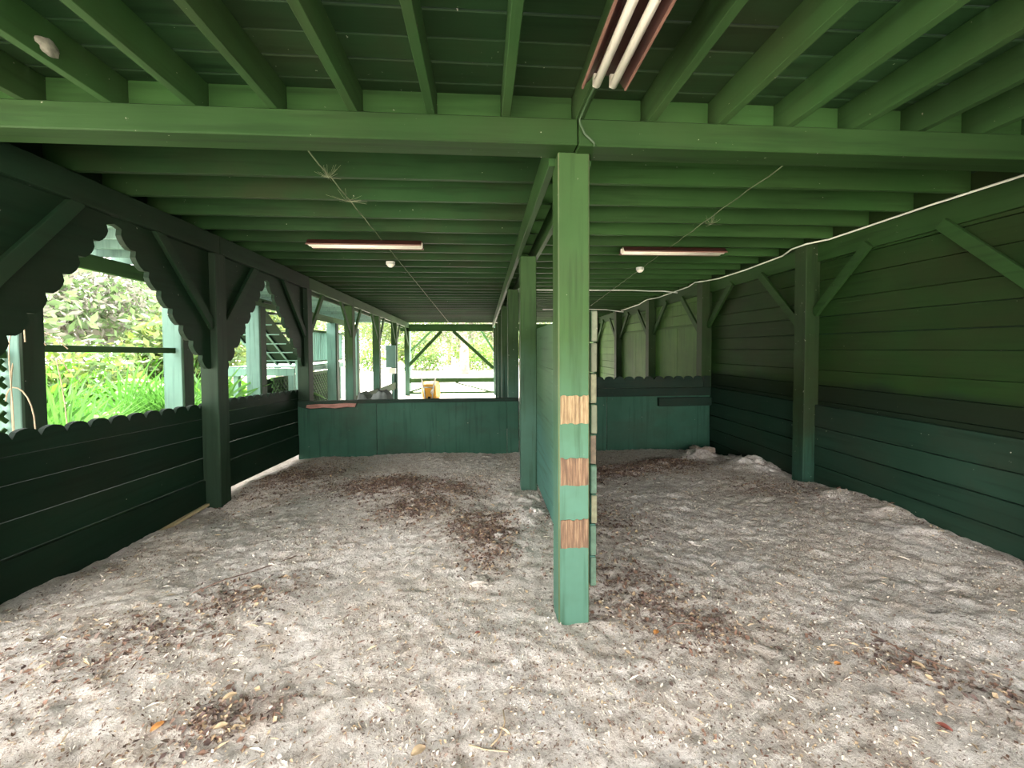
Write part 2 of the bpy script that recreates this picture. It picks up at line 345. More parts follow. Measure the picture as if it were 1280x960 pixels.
ii, jj = np.meshgrid(np.arange(ny - 1), np.arange(nx - 1), indexing='ij'); a0 = (ii * nx + jj).ravel()
quads = np.stack([a0, a0 + 1, a0 + nx + 1, a0 + nx], -1)
me.vertices.add(len(co)); me.vertices.foreach_set('co', co.ravel())
me.loops.add(quads.size); me.loops.foreach_set('vertex_index', quads.ravel())
me.polygons.add(len(quads)); me.polygons.foreach_set('loop_start', np.arange(0, quads.size, 4)); me.polygons.foreach_set('loop_total', np.full(len(quads), 4))
me.polygons.foreach_set('use_smooth', np.ones(len(quads), bool)); me.update(); me.validate()
bed = np.clip(clust(GX, GY) * 0.6 + np.clip((GY - 5.0) / 2.5, 0, .25) * (GY < 7) * (np.abs(GX) < 3.6), 0, 1)
at = me.attributes.new('bedding', 'FLOAT', 'POINT'); at.data.foreach_set('value', bed.ravel())
me.materials.append(M['sand'])
fl = bpy.data.objects.new('floor', me); C.objects.link(fl); fl['kind'] = 'structure'
def gh(x, y): return float(ground_h(np.array([x]), np.array([y]))[0])

# ------------------------------------------------------------------ ceiling
ceil = empty('ceiling', (0, 4, 2.56), kind='structure')
YE = 14.45
# front bay: joists run towards the far end, boards lie across them
k = 0
for i in range(-4, 10):
    x = 0.122 + 0.3585 * i
    if x > 3.55: break
    box('joist', (x - .02, -1.6, 2.560), (x + .02, 2.14, 2.715), M['joist'], ceil, bev=.002)
xs = [0.122 + 0.3585 * i for i in range(-8, 10)]
for i in range(-8, -4): box('joist', (xs[i + 8] - .02, -1.6, 2.560), (xs[i + 8] + .02, 2.14, 2.715), M['joist'], ceil, bev=.002)
for i in range(17): box('blocking', (xs[i] + .021, 2.075, 2.560), (xs[i + 1] - .021, 2.115, 2.715), M['green_x'], ceil, bev=.002)
y = 2.145
while y > -1.6:  # unseen front stretch of roof, lengthened to hold back light from the front
    box('deck_board', (-2.9, y - .139, 2.716 + random.uniform(0, .003)), (3.7, y - .003, 2.75), M['deck_x'], ceil, bev=.004)
    y -= .142
# back bays: joists run across, rest on the centre beam and the side plates
JY = []
for kk in range(-1, 40):
    c = (2.727 + 0.414 * kk) / 1.11; yy = 1.185 * c / (1 + .02 * c)
    if yy < YE - .1: JY.append(yy)
for i, yy in enumerate(JY):
    z = 2.575 - drop(yy)
    e = random.uniform(-.01, .01)
    box('joist', (-2.72, yy, z), (.455 + e, yy + .038, z + .185), M['joist_left'], ceil, bev=.003)
    box('joist', (.46 + e, yy + .001, z), (XW - .01, yy + .039, z + .185), M['green_x'], ceil, bev=.003)
n = 14
for i in range(n):
    a, b = -2.9 + 6.6 * i / n, -2.9 + 6.6 * (i + 1) / n
    box('deck_sheet', (a, 2.15, 2.762), (b - .004, YE, 2.79), M['deck_y'], ceil, sag=True, bev=.002)
# ------------------------------------------------------------------ beams
b = empty('main_beam', (0.5, 2.06, 2.437), label='long green beam across the front, topmost of the crossing timbers, carried by the banded post', cat='beam')
box('timber', (-3.0, 1.985, 2.437), (.47, 2.135, 2.562), M['beam'], b, bev=.006)
box('timber', (.474, 1.978, 2.430), (3.7, 2.135, 2.560), M['beam'], b, bev=.006)
b = empty('centre_beam', (.466, 8, 2.3), label='twin-board green beam running from the banded post to the far end over the middle row', cat='beam')
def sagbar(name, x0, x1, y0, y1, z0, z1, m, p):
    return box(name, (x0, y0, z0), (x1, y1, z1), m, p, sag=True)
ys = [2.14] + [p + .08 for p in PY[2:6:2]] + [YE]
for a, c in zip(ys[:-1], ys[1:]):
    sagbar('beam_board', .352, .392, a, c - .003, 2.40, 2.574, M['green_y'], b)
    sagbar('beam_board', .540, .578, a, c - .003, 2.40, 2.574, M['green_y'], b)
b = empty('left_plate_beam', (XL - .08, 8, 2.3), label='dark green plate beam over the left posts, carrying the ends of the joists', cat='beam')
ys = [2.14] + [p + .08 for p in PY[1:6]] + [YE]
for a, c in zip(ys[:-1], ys[1:]): sagbar('beam_board', XL - .055, XL + .0, a, c - .003, 2.40, 2.574, M['dark_y' if a < 6 else 'green_y'], b)
for a, c in zip(ys[:-1], ys[1:]): sagbar('beam_board', XL - PW - .04, XL - PW, a, c - .003, 2.38, 2.574, M['green_y'], b)
for a, c in zip(ys[:-1], ys[1:]): sagbar('rim_board', XL - PW - .075, XL - PW - .045, a, c - .003, 2.40, 2.762, M['dark_y'], b)
b = empty('far_header', (-1, YE, 2.05), label='green header beam across the far open end, left of the middle row of posts', cat='beam')
box('timber', (XL - .3, PY[6], 2.05), (.38, PY[6] + .1, 2.30), M['green_x'], b)
b = empty('far_header', (2, YE, 2.05), label='green header beam across the far open end, right of the middle row of posts', cat='beam')
box('timber', (.55, PY[6], 2.06), (3.5, PY[6] + .1, 2.30), M['green_x'], b)

# ------------------------------------------------------------------ posts
def post(x, y, w_, d_, top, mat, label, group=None, name='support_post'):
    g = -0.35
    p = empty(name, (x + w_ / 2, y + d_ / 2, gh(x, y) - .02), label=label, cat='post', group=group)
    box('timber', (x, y, g), (x + w_, y + d_, top), mat, p, bev=.006)
    return p
M['worn_edge'] = paint('worn_post_corner', (0.055, 0.095, 0.040), (0.12, 0.12, 0.06), 'z', dirt=0.5)
p1 = post(XC, PY[0], PW, PW, 2.437, M['post'], 'green square post in the foreground with three bands of bare chewed wood')
_me = p1.children[0].data; _me.materials.append(M['worn_edge'])
for _p in _me.polygons:
    if 0 < _p.area < .03 and abs(_p.normal.z) < .1 and max(abs(_p.normal.x), abs(_p.normal.y)) < .9: _p.material_index = 1
def ragged(x0, x1, z0, z1, seed):
    r = random.Random(seed); n = 12
    top = [(x0 + (x1 - x0) * i / n, z1 + r.uniform(-.005, .005)) for i in range(n + 1)]
    bot = [(x0 + (x1 - x0) * i / n, z0 + r.uniform(-.003, .004)) for i in range(n + 1)]
    return bot + top[::-1]
for j, (z0, z1, m) in enumerate([(1.060, 1.204, 'bare'), (.739, .880, 'bare2'), (.412, .560, 'bare2')]):
    o = prism('bare_wood_band', ragged(XC + .010, XC + PW - .006, z0, z1, j + 1), 'y', PY[0] - .004, PY[0] + .002, M[m], p1)
    o['label'] = 'band of bare chewed wood where the paint is gnawed off'
0 and prism('bolt', [(XC + .05 + .008 * math.cos(a), .06 + .008 * math.sin(a) + .0) for a in np.linspace(0, 6.28, 8)[:-1]], 'y', PY[0] - .004, PY[0], M['steel'], p1)
NM = ['', 'first green post behind the banded post, at the far end of its plank partition', 'third post of the middle row, rising behind the low back wall', 'fourth post of the middle row, seen as a narrow strip', 'fifth post of the middle row, narrow strip beyond the back wall', 'sixth post of the middle row, near the far opening', 'last post of the middle row, in the far opening']
for k in range(1, 7): post(XC, PY[k], PW, PW, 2.40 - drop(PY[k]), M['post'], NM[k])
NL = ['dark green left post at the photograph edge, where the near scalloped fence starts', 'large dark green left post between the two scalloped fences', 'left post at the corner where the second scalloped fence meets the low back wall',
      'left post right behind the low back wall, beside the railed landing', 'pale left post fourth along, beyond the low wall', 'left post just before the far corner', 'left corner post of the far opening']
LP = []
for k in range(7): LP.append(post(XL - PW, PY[k], PW, PW, 2.40 - drop(PY[k]), M['leftpost' if k < 3 else 'post'], NL[k]))
NR = ['green right post at the front corner of the plank wall', 'green right post with pale splashed foot, standing against the plank wall', 'right post in the corner where the scalloped back wall ends', 'right post behind the scalloped wall, first beyond it', 'right post behind the scalloped wall, second beyond it', 'right post behind the scalloped wall, third beyond it', 'right corner post of the far opening']
RP = []
for k in range(7): RP.append(post(XR, PY[k], PW, PW, 2.56 - drop(PY[k]), M['rightpost'], NR[k]))

# ------------------------------------------------------------------ wall_right: horizontal planks
wr = empty('wall_right', (XW + .02, 7, 0), kind='structure')
seams = [-1.6] + [PY[k] + PW / 2 for k in (0, 2, 3, 4, 5)] + [YE]
for a, c in zip(seams[:-1], seams[1:]):
    z = -.25
    far = a > 6
    while z < 2.62:
        h = random.choice([.165, .185, .19, .215]) if not far else .19
        zt = min(z + h, 2.72)
        off = random.uniform(-.004, .006)
        if not (far and a < 10 and z < 1.6 and z > -.3) or zt > 2.0:
            box('plank', (XW + off, a + .002, z), (XW + .026 + off, c - .002, zt - random.choice([.004, .006, .009])), M['wallp'] if not far else M['sheetp'], wr, bev=.003)
        z = zt
    if far and a < 10:
        ym = (a + c) / 2
        for q0, q1 in ((a, ym), (ym, c)): box('plywood_sheet', (XW - .014, q0 + .002, -.25), (XW - .001, q1 - .002, 1.80), M['sheetp'], wr)
box('backing_sheet', (XW + .034, -1.6, -.3), (XW + .06, YE, 2.8), M['kick'], wr)
for a, c in zip([PY[k] + PW for k in range(0, 6)], [PY[k] for k in range(1, 7)]):
    box('header_board', (XW - .04, a + .002, 2.37), (XW - .002, c - .002, 2.56), M['green_y'], wr, sag=True)
box('header_board', (XW - .04, -1.6, 2.37), (XW - .002, PY[0] - .002, 2.56), M['green_y'], wr)
# kick planks at the foot of the wall, proud of the rest
for a, c in ((-1.6, PY[0] - .003), (PY[0] + PW + .003, PY[1] - .003), (PY[1] + PW + .003, PY[2] - .045)):
    zz = [-.25, -.01, .19, .395, .60, .835]
    for z0, z1 in zip(zz[:-1], zz[1:]):
        o = random.uniform(-.005, .005)
        box('kick_plank', (XW - .045 + o, a, z0), (XW - .006, c, z1 - .006), M['kick'], wr, bev=.005)
# knee braces (parts of the posts they stiffen)
for k in range(0, 6):
    x = XW - .062
    if k < 6:
        ya = PY[k] + PW; z = 2.38 - drop(ya)
        bar('knee_brace', (x, ya + .0, z - .70), (x, ya + .70, z + .01), .036, .09, M['green_y'], RP[k], up=(0, -1, 1))
        ya = PY[k + 1]
        bar('knee_brace', (x, ya, z - .58), (x, ya - .60, z + .01), .036, .09, M['green_y'], RP[k + 1], up=(0, 1, 1))
# ------------------------------------------------------------------ left side: fences, valances, braces
def fence(y0, y1, zt0, zt1, zb0, zb1, label, bottom_tan=False):
    f = empty('scalloped_fence', (XF - .02, (y0 + y1) / 2, zb0), label=label, cat='fence')
    def z(y, t):  # t: 0 foot .. 1 top
        u = (y - y0) / (y1 - y0); return (zb0 + (zb1 - zb0) * u) * (1 - t) + (zt0 + (zt1 - zt0) * u) * t
    def strip(name, t0, t1, x0, x1, m):
        pts = [(y0, z(y0, t0) + .003), (y1, z(y1, t0) + .003), (y1, z(y1, t1) - .003), (y0, z(y0, t1) - .003)]
        return prism(name, pts, 'x', x0, x1, m, f)
    top = scallop_top(y0, y1, zt0, zt1, .16)
    pts = [(y0, z(y0, .86)), (y1, z(y1, .86))] + top[::-1]
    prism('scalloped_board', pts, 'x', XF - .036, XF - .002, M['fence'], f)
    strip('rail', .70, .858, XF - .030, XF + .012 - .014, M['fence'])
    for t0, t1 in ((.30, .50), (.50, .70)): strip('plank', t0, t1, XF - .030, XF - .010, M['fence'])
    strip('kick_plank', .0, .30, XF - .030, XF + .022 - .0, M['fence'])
    return f
fn = fence(PY[0] + .005, PY[1] + .14, 1.01, .925, -.02, -.14, 'near green scalloped fence from the photograph left edge to the large left post')
box('sill_timber', (XF + .024, 3.0, -.06), (XF + .06, PY[1] - .01, -.035), M['tan'], fn)
fence(PY[1] + .145, PY[2] + .1, .945, .855, .00, -.095, 'far scalloped fence between the large left post and back wall, lit gap beneath')
def valance(y0, y1, apex, low, ztop, label, x=XL - .08):
    v = empty('arched_valance', (x, (y0 + y1) / 2, low), label=label, cat='valance')
    ym = (y0 + y1) / 2 - .05; n = 8
    def leg(ye, sgn):
        a = Vector((ym + sgn * .06, apex)); e = Vector((ye, low)); pts = []
        d = (e - a) / n; nrm = Vector((-d.y, d.x)).normalized()
        if nrm.y > 0: nrm = -nrm
        for i in range(n):
            for k in range(6):
                u = k / 6 ; q = a + d * (i + u) + nrm * (math.sqrt(max(0, 1 - (2 * u - 1) ** 2)) * .048)
                pts.append((q.x, q.y))
        pts.append((e.x, e.y)); return pts
    for ye, sgn in ((y0, -1), (y1, 1)):
        L = leg(ye, sgn)
        pts = L + [(ye, ztop - drop(ye)), (ym, ztop - drop(ym)), (ym, apex + .02)]
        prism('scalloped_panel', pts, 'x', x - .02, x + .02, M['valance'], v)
    return v
valance(PY[0] + PW, PY[1], 2.325, 1.27, 2.42, 'near arched valance with scalloped edge, between the front left post and the large left post')
valance(PY[1] + PW, PY[2], 2.27, 1.20, 2.42, 'second arched valance with scalloped edge, just beyond the large left post')
for k in range(0, 6):
    x = XL - .035; ya = PY[k] + PW; yb = PY[k + 1]; z = 2.39 - drop(ya); s = .72 if k < 2 else .62
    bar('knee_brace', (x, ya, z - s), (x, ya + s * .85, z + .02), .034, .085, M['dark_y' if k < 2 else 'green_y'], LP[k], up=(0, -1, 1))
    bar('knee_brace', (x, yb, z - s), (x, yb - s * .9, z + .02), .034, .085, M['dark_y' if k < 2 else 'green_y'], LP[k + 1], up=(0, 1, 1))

# ------------------------------------------------------------------ low back walls
bl = empty('low_back_wall', (-1, YB, -.1), label='low teal plywood wall closing the left stall, gnawed near its left end', cat='wall')
for a, c in ((XL - .15, -1.566), (-1.563, .362), (.365, .536)): box('panel', (a, YB, -.3), (c - .003, YB + .02, .648), M['teal_x'], bl, bev=.002)
box('cap_rail', (-1.84, YB - .018, .652), (.536, YB + .06, .70), M['teal_dark'], bl)
prism('gnawed_rail', [(-2.62, .60), (-2.52, .575), (-2.3, .585), (-2.1, .575), (-1.95, .595), (-1.86, .60), (-1.842, .66), (-1.842, .70), (-2.2, .698), (-2.45, .69), (-2.68, .70), (-2.68, .62)], 'y', YB - .022, YB + .04, M['teal_dark'], bl)
o = prism('chewed_edge', [(-2.56, .60), (-2.5, .588), (-2.3, .60), (-2.15, .588), (-1.98, .606), (-1.87, .60), (-1.85, .652), (-2.02, .66), (-2.2, .645), (-2.38, .65), (-2.55, .64)], 'y', YB - .027, YB - .021, M['bare3'], bl)
o['label'] = 'strip of bare reddish wood gnawed by horses'
br = empty('low_back_wall', (2, YB, -.1), label='low teal wall with a scalloped top closing the right stall', cat='wall')
for a, c in ((.60, 1.9), (1.903, 3.545)): box('panel', (a, YB, -.3), (c - .003, YB + .02, .70), M['teal_x'], br, bev=.002)
top = scallop_top(1.72 - .16 * 7, 3.43, 1.005, 1.005, .16)
prism('scalloped_board', [(.60, .83), (3.43, .83)] + top[::-1], 'y', YB - .012, YB + .022, M['teal_dark'], br)
box('rail', (.60, YB - .03, .70), (3.545, YB + .02, .826), M['teal_dark'], br)
box('ledge', (2.70, YB - .06, .545), (3.54, YB - .002, .675), M['teal_dark'], br)
prism('scalloped_board', [(3.44, .83), (3.545, .83), (3.545, 1.0), (3.44, 1.0)], 'y', YB - .012, YB + .022, M['teal_dark'], br)

# ------------------------------------------------------------------ plank partition beside the middle row
pt = empty('plank_partition', (XC + PW + .02, 4, 0), label='partition of stacked weathered planks fixed beside the banded post, splitting the two stalls', cat='partition')
zs = [1.645, 1.478, 1.318, 1.156, .996, .835, .678, .520, .350, .187]
emat = ['wedge', 'wedge', 'bare_e', 'wedge', 'brown_e', 'green_e', 'bare_e', 'green_e', 'green_e']
M['bare_e'] = plain('tan_plank_end', (0.125, 0.125, 0.075), .9, .3, 40); M['brown_e'] = plain('brown_plank_end', (0.085, 0.065, 0.042), .9, .3, 40); M['green_e'] = plain('green_plank_end', (0.055, 0.10, 0.065), .8, .3, 40)
for i in range(9):
    ox = random.uniform(-.003, .004)
    x0, x1 = XC + PW + .014 + ox, XC + PW + .046 + ox
    o = box('plank', (x0, PY[0] + .03, zs[i + 1] + .004), (x1, YB + .1, zs[i] - .003), M['partition'], pt, bev=.004)
    box('plank_end', (x0 + .001, PY[0] + .02 + random.uniform(0, .006), zs[i + 1] + .006), (x1 - .001, PY[0] + .03, zs[i] - .005), M[emat[i]], o, bev=.003)
for a, c in ((PY[0] + .165, PY[1] + .08), (PY[1] + .083, YB)):
    for z0, z1 in ((.06, 1.28), (1.284, 1.645)): box('plywood_sheet', (XC + PW + .0005, a, z0), (XC + PW + .011, c, z1), M['partition'], pt, bev=.001)

# ------------------------------------------------------------------ lights, conduit, wires
def fixture(c, L, axis, label):
    f = empty('strip_light', c, label=label, cat='light')
    def T(u, v, z): return (c[0] + u, c[1] + v, c[2] + z) if axis == 'x' else (c[0] + v, c[1] + u, c[2] + z)
    # trapezoid reflector channel, open below
    h = L / 2; prof = [(-.088, 0), (-.045, .055), (.045, .055), (.088, 0), (.085, 0), (.043, .050), (-.043, .050), (-.085, 0)]
    V = [T(u, v, z) for u in (-h, h) for v, z in prof]; n = len(prof)
    Fc = [(i, (i + 1) % n, n + (i + 1) % n, n + i) for i in range(n)]
    mesh_obj('reflector', V, Fc, M['brown_metal'], f)
    for v in (-.088, .088):
        a, b_ = T(-h, v - .004, -.006), T(h, v + .004, .006)
        box('rim', tuple(min(p, q) for p, q in zip(a, b_)), tuple(max(p, q) for p, q in zip(a, b_)), M['rim'], f, bev=.001)
    for v in (-.034, .034):
        tube('tube', [T(-h + .015, v, .006), T(h - .015, v, .006)], .0165, M['tube'], f, n=12)
        for s in (-1, 1):
            a, b_ = T(s * (h - .018), v - .014, .0), T(s * (h - .002), v + .014, .05)
            box('tube_socket', tuple(min(p, q) for p, q in zip(a, b_)), tuple(max(p, q) for p, q in zip(a, b_)), M['tube'], f, bev=.003)
    return f
fixture((.497, .98, 2.497), 1.34, 'y', 'maroon strip light with two bare white tubes overhead at the front')
fixture((-1.165, 4.26, 2.485), 1.12, 'x', 'slim maroon strip light under the joists of the left bay')
fixture((2.10, 4.39, 2.485), 1.15, 'x', 'slim maroon strip light under the joists of the right bay')
cd = tube('electric_cord', [(.485, 1.655, 2.552), (.479, 1.80, 2.553), (.474, 1.97, 2.552), (.478, 1.970, 2.53), (.50, 1.968, 2.48), (.545, 1.968, 2.44), (.549, 1.975, 2.425)], .006, M['cord'])
tag(cd, 'green-painted cord from the front strip light down over the beam to the banded post', 'cord')
pts = [(XR - .015 + .14, 2.16, 2.575)] + [(XW - .055, y, z) for y, z in ((2.3, 2.595), (2.53, 2.59), (3.0, 2.578), (3.47, 2.567), (3.95, 2.545))] + [(XR - .02, 4.1, 2.53), (XR - .02, 4.3, 2.525)] + [(XW - .055, y, z) for y, z in ((4.6, 2.52), (5.3, 2.485), (5.9, 2.475))] + [(XR - .02, 6.15, 2.47), (XR - .02, 6.35, 2.49), (XW - .06, 6.8, 2.50), (XW - .06, 8.0, 2.45), (XR - .02, 8.25, 2.44), (XR - .02, 8.4, 2.43), (XW - .06, 9, 2.42), (XW - .06, 10.2, 2.39)]
# keep it clear under the joists
pts = [(x, y, min(z, 2.562 - drop(y))) for x, y, z in pts]
cd = tube('conduit', pts, .0085, M['conduit']); tag(cd, 'white conduit running along the top of the right plank wall under the joists', 'conduit')
yc = 7.2
cd = tube('conduit', [(.60, yc, 2.48), (1.5, yc, 2.476), (2.7, yc, 2.48), (3.0, yc + .02, 2.47), (3.25, yc - .05, 2.46), (XR + .05, yc - .12, 2.42)], .010, M['conduit']); tag(cd, 'straight white conduit crossing the right bay under the joists', 'conduit')
yc = 10.1
cd = tube('conduit', [(1.5, yc, 2.41), (2.6, yc, 2.415), (3.1, yc - .05, 2.40), (XR + .06, yc - .2, 2.33)], .010, M['conduit']); tag(cd, 'fainter bowed conduit crossing the right bay further back', 'conduit')
for i, (cx, cy, lb) in enumerate(((-1.13, 5.19, 'small pale ceramic lamp holder under the left bay joists, behind the strip light'), (2.12, 5.38, 'small pale ceramic lamp holder under the right bay joists, behind the strip light'))):
    f = empty('lamp_holder', (cx, cy, 2.50), label=lb, cat='lamp holder'); zt = 2.572 - drop(cy)
    def ring(r, z): return [(cx + r * math.cos(a), cy + r * math.sin(a), z) for a in np.linspace(0, 2 * math.pi, 9)[:-1]]
    def drum(nm, prof, m):
        V = []; Fc = []
        for r, z in prof: V += ring(r, z)
        for q in range(len(prof) - 1): Fc += [(q * 8 + t, q * 8 + (t + 1) % 8, q * 8 + 8 + (t + 1) % 8, q * 8 + 8 + t) for t in range(8)]
        Fc += [tuple(range(8)), tuple(range(len(prof) * 8 - 8, len(prof) * 8))]
        mesh_obj(nm, V, Fc, m, f)
    drum('octagon_box', [(.055, zt), (.055, zt - .035)], M['boxm']); drum('socket', [(.045, zt - .036), (.040, zt - .05), (.022, zt - .065)], M['tube'])
def strap(x0, x1, ya, yb, label):
    g = [j for j in JY if ya < j < yb]; ps = []
    for i, yy in enumerate(g):
        t = (yy - ya) / (yb - ya); ps.append((x0 + (x1 - x0) * t, yy + .019, 2.571 - drop(yy + .019)))
        if i < len(g) - 1:
            ym = (yy + g[i + 1]) / 2; ps.append((x0 + (x1 - x0) * (ym - ya) / (yb - ya), ym, 2.563 - drop(ym)))
    o = tube('ceiling_wire', ps, .0042, M['strap'], n=5); tag(o, label, 'wire')
strap(-.97, -1.15, 2.2, 14.2, 'dusty thin wire stapled along the joist undersides of the left bay')
strap(1.84, 2.55, 2.2, 9.5, 'dusty thin wire stapled along the joist undersides of the right bay')
# cobwebs: dusty threads hanging on the wires
def web(x, y, z, r, label, n=26):
    V = []; Fc = []
    for i in range(n):
        a = random.uniform(0, 6.28); L = r * random.uniform(.3, 1); dz = random.uniform(-.02, .09)
        v, f = tube_geo([(x, y, z), (x + L * .5 * math.cos(a), y + .2 * L * math.sin(a), z + dz * .4), (x + L * math.cos(a), y + .3 * L * math.sin(a), z + dz)], .0007, 3)
        Fc += [tuple(q + len(V) for q in t) for t in f]; V += v
    o = mesh_obj('cobweb', V, Fc, M['web']); tag(o, label, 'cobweb', kind='stuff')
web(-.99, 2.76, 2.562, .10, 'dusty cobweb on the wire below the first joist of the left bay')
web(-1.0, 3.17, 2.555, .16, 'widest dusty cobweb, where the wire crosses the second joist of the left bay')
web(2.05, 3.56, 2.55, .12, 'dusty cobweb on the wire of the right bay')
# grey mud nest on a front joist
def blob(name, c, r, m, seed=0, sq=(1, 1, 1), parent=None, rough=.25, sub=3):
    from mathutils import noise as mn
    bm = bmesh.new(); bmesh.ops.create_icosphere(bm, subdivisions=sub, radius=1); V = []; o3 = Vector((seed * 3.7, seed * 1.3, 0))
    for v in bm.verts:
        s = 1 + rough * (mn.noise(v.co * 1.3 + o3) * 1.2 + mn.noise(v.co * 3.1 + o3) * .8 + mn.noise(v.co * 7 + o3) * .45)
        V.append((c[0] + v.co.x * s * r * sq[0], c[1] + v.co.y * s * r * sq[1], c[2] + v.co.z * s * r * sq[2]))
    bm.verts.index_update(); Fc = [[q.index for q in f.verts] for f in bm.faces]; bm.free()
    return mesh_obj(name, V, Fc, m, parent, smooth=True)
o = blob('mud_nest', (-1.71 + .085, 1.72, 2.61), .036, M['mud'], 3, (.35, 1.1, .9)); tag(o, 'pale grey mud nest stuck to a joist at the upper left', 'nest')
o.location.x = (0.122 - .3585 * 5) + .022

# ------------------------------------------------------------------ far end rails and braces
def rail_set(name, label, items):
    e = empty(name, items[0][1], label=label, cat='railing')
    for nm, a, b_, wd, th in items: bar(nm, a, b_, wd, th, M['green_x'], e)
yf = PY[6] + .05
rail_set('end_railing', 'green railing with long diagonal braces across the far left opening',
  [('top_rail', (XL - .15, yf, .335), (XC, yf, .335), .04, .16), ('bottom_rail', (XL - .15, yf, -.10), (XC, yf, -.10), .04, .07),
   ('brace', (XL - .15, yf - .02, .73), (-1.42, yf - .02, 2.06), .04, .11), ('brace', (-1.02, yf - .02, 2.06), (XC, yf - .02, .75), .04, .11),
   ('lower_brace', (-.95, yf - .02, .25), (XC - .1, yf - .02, -.08), .04, .05), ('lower_brace', (-1.6, yf - .02, .25), (XL - .1, yf - .02, -.1), .04, .06)])
yf2 = PY[6] + 2.0
e = empty('braced_portal', (-1, yf2, -.2), label='thin braced timber portal standing just outside the far opening', cat='portal')
bar('brace', (XL - .3, yf2, 1.35), (-1.9, yf2, 2.25), .04, .08, M['green_x'], e); bar('brace', (-.1, yf2, 2.25), (XC + .1, yf2, 1.3), .04, .08, M['green_x'], e)
bar('header', (XL - .4, yf2, 2.3), (XC + .2, yf2, 2.3), .05, .16, M['green_x'], e)
bar('upright', (XL - .35, yf2, -.3), (XL - .35, yf2, 2.3), .14, .14, M['outer'], e, up=(0, 1, 0)); bar('upright', (XC + .15, yf2, -.3), (XC + .15, yf2, 2.3), .12, .12, M['outer'], e, up=(0, 1, 0))
rail_set('side_railing', 'pale green low boards along the left side beyond the back wall', [('board', (XL - .05, PY[2] + .2, .45), (XL - .05, PY[3] - .005, .30), .035, .24), ('board', (XL - .05, PY[3] + PW, .38), (XL - .05, PY[4] - .005, .36), .035, .22), ('board', (XL - .05, PY[4] + PW, .36), (XL - .05, PY[5] - .005, .36), .035, .2)])
e = empty('meter_box', (XL - .08, PY[5] - .06, .8), label='pale blue utility box mounted on the left post near the far corner', cat='box')
box('cabinet', (XL - .30, PY[5] - .10, .9), (XL - .02, PY[5] - .005, 1.55), M['outer'], e); box('meter', (XL - .20, PY[5] - .16, .72), (XL - .02, PY[5] - .01, .88), M['tube'], e); box('pipe', (XL - .12, PY[5] - .05, -.2), (XL - .07, PY[5] - .005, .72), M['outer'], e)

# ------------------------------------------------------------------ left porch: outer posts, roof, rail, lattice, stairs, landing
XO = -4.30
NO = ['thick pale blue-green outer post far left, behind the near scalloped fence', 'pale outer post mostly hidden behind the large left post', 'pale outer post in front of the stair, seen through the second arch', 'pale outer post standing hidden behind the corner post', 'pale blue outer post beside the railed landing', 'last pale outer post near the far corner']
OP = []
for k in range(1, 7): OP.append(post(XO - .25, PY[k], .25, .2, 2.40 - drop(PY[k]), M['outer'], NO[k - 1], name='outer_post'))
for k in range(1, 7): box('facing_board', (XO + .001, PY[k] + .004, -.35), (XO + .03, PY[k] + .2, 2.39 - drop(PY[k])), M['dark_z'], OP[k - 1], bev=.002)  # added dark boards standing for the shaded inner side of each post
box('cap_board', (XO - .25, PY[1] - .03, 1.78), (XO - .12, PY[1] - .002, 2.38), M['outer'], OP[0])
pr = empty('porch_roof', (-3.6, 7, 2.56), label='roof joists and deck over the passage between the left posts and the outer posts', cat='roof')
for yy in JY: box('joist', (-4.6, yy, 2.575 - drop(yy)), (-2.76, yy + .038, 2.76 - drop(yy)), M['outer'], pr, bev=.002)
for i in range(13):
    a = -4.58 + i * .14; box('deck_board', (a, 0, 2.765), (a + .13, YE, 2.79), M['outer'] if i % 3 else M['deck_y'], pr, sag=True, bev=.002)
e = empty('outer_plate_beam', (XO - .1, 8, 2.4), label='dark plate beam over the outer posts on the left', cat='beam')
for a, c in zip([0] + [p + .1 for p in PY[1:6]], [p + .1 for p in PY[1:6]] + [YE]): box('beam_board', (XO - .16, a, 2.40), (XO - .10, c - .003, 2.574), M['green_y'], e, sag=True)
e = empty('outer_rail', (XO - .1, 5, 1.4), label='thin dark rail between the two nearest outer posts', cat='rail')
bar('rail_board', (XO - .10, PY[1] + .2, 1.475), (XO - .10, PY[2], 1.44), .05, .075, M['green_y'], e)
def lattice(x, y0, y1, z0, z1, label, pitch=.16):
    e = empty('lattice_panel', (x, (y0 + y1) / 2, z0), label=label, cat='lattice')
    box('frame_rail', (x - .03, y0, z1), (x + .03, y1, z1 + .07), M['green_y'], e)
    box('frame_rail', (x - .03, y0, z0 - .05), (x + .03, y1, z0), M['green_y'], e)
    hh = z1 - z0
    for s, off in ((1, -.008), (-1, .008)):
        y = y0 - hh
        while y < y1:
            a, b_ = (y, z0), (y + hh, z1)
            t0 = max(0, (y0 - a[0]) / hh); t1 = min(1, (y1 - a[0]) / hh)
            if t1 - t0 > .05:
                q0 = (a[0] + t0 * hh, z0 + t0 * hh); q1 = (a[0] + t1 * hh, z0 + t1 * hh)
                if s < 0: q0 = (q0[0], z0 + z1 - q0[1]); q1 = (q1[0], z0 + z1 - q1[1])
                bar('slat', (x + off, q0[0], q0[1]), (x + off, q1[0], q1[1]), .012, .038, M['green_y'], e, up=(0, -s, 1), bev=0)
            y += pitch
    return e
lattice(XO - .12, 2.2, PY[1] - .01, .45, 1.38, 'dark lattice panel at the photograph left edge, tangled with dry vines')
lt = lattice(-4.9, PY[4] - .4, PY[6], -.2, .72, 'dark lattice under the landing, seen left of the low back wall')
box('backing_board', (-5.05, PY[4] - .4, -.25), (-5.02, PY[6], .75), M['dark_y'], lt)  # dark sheet added in place of the shade under the landing
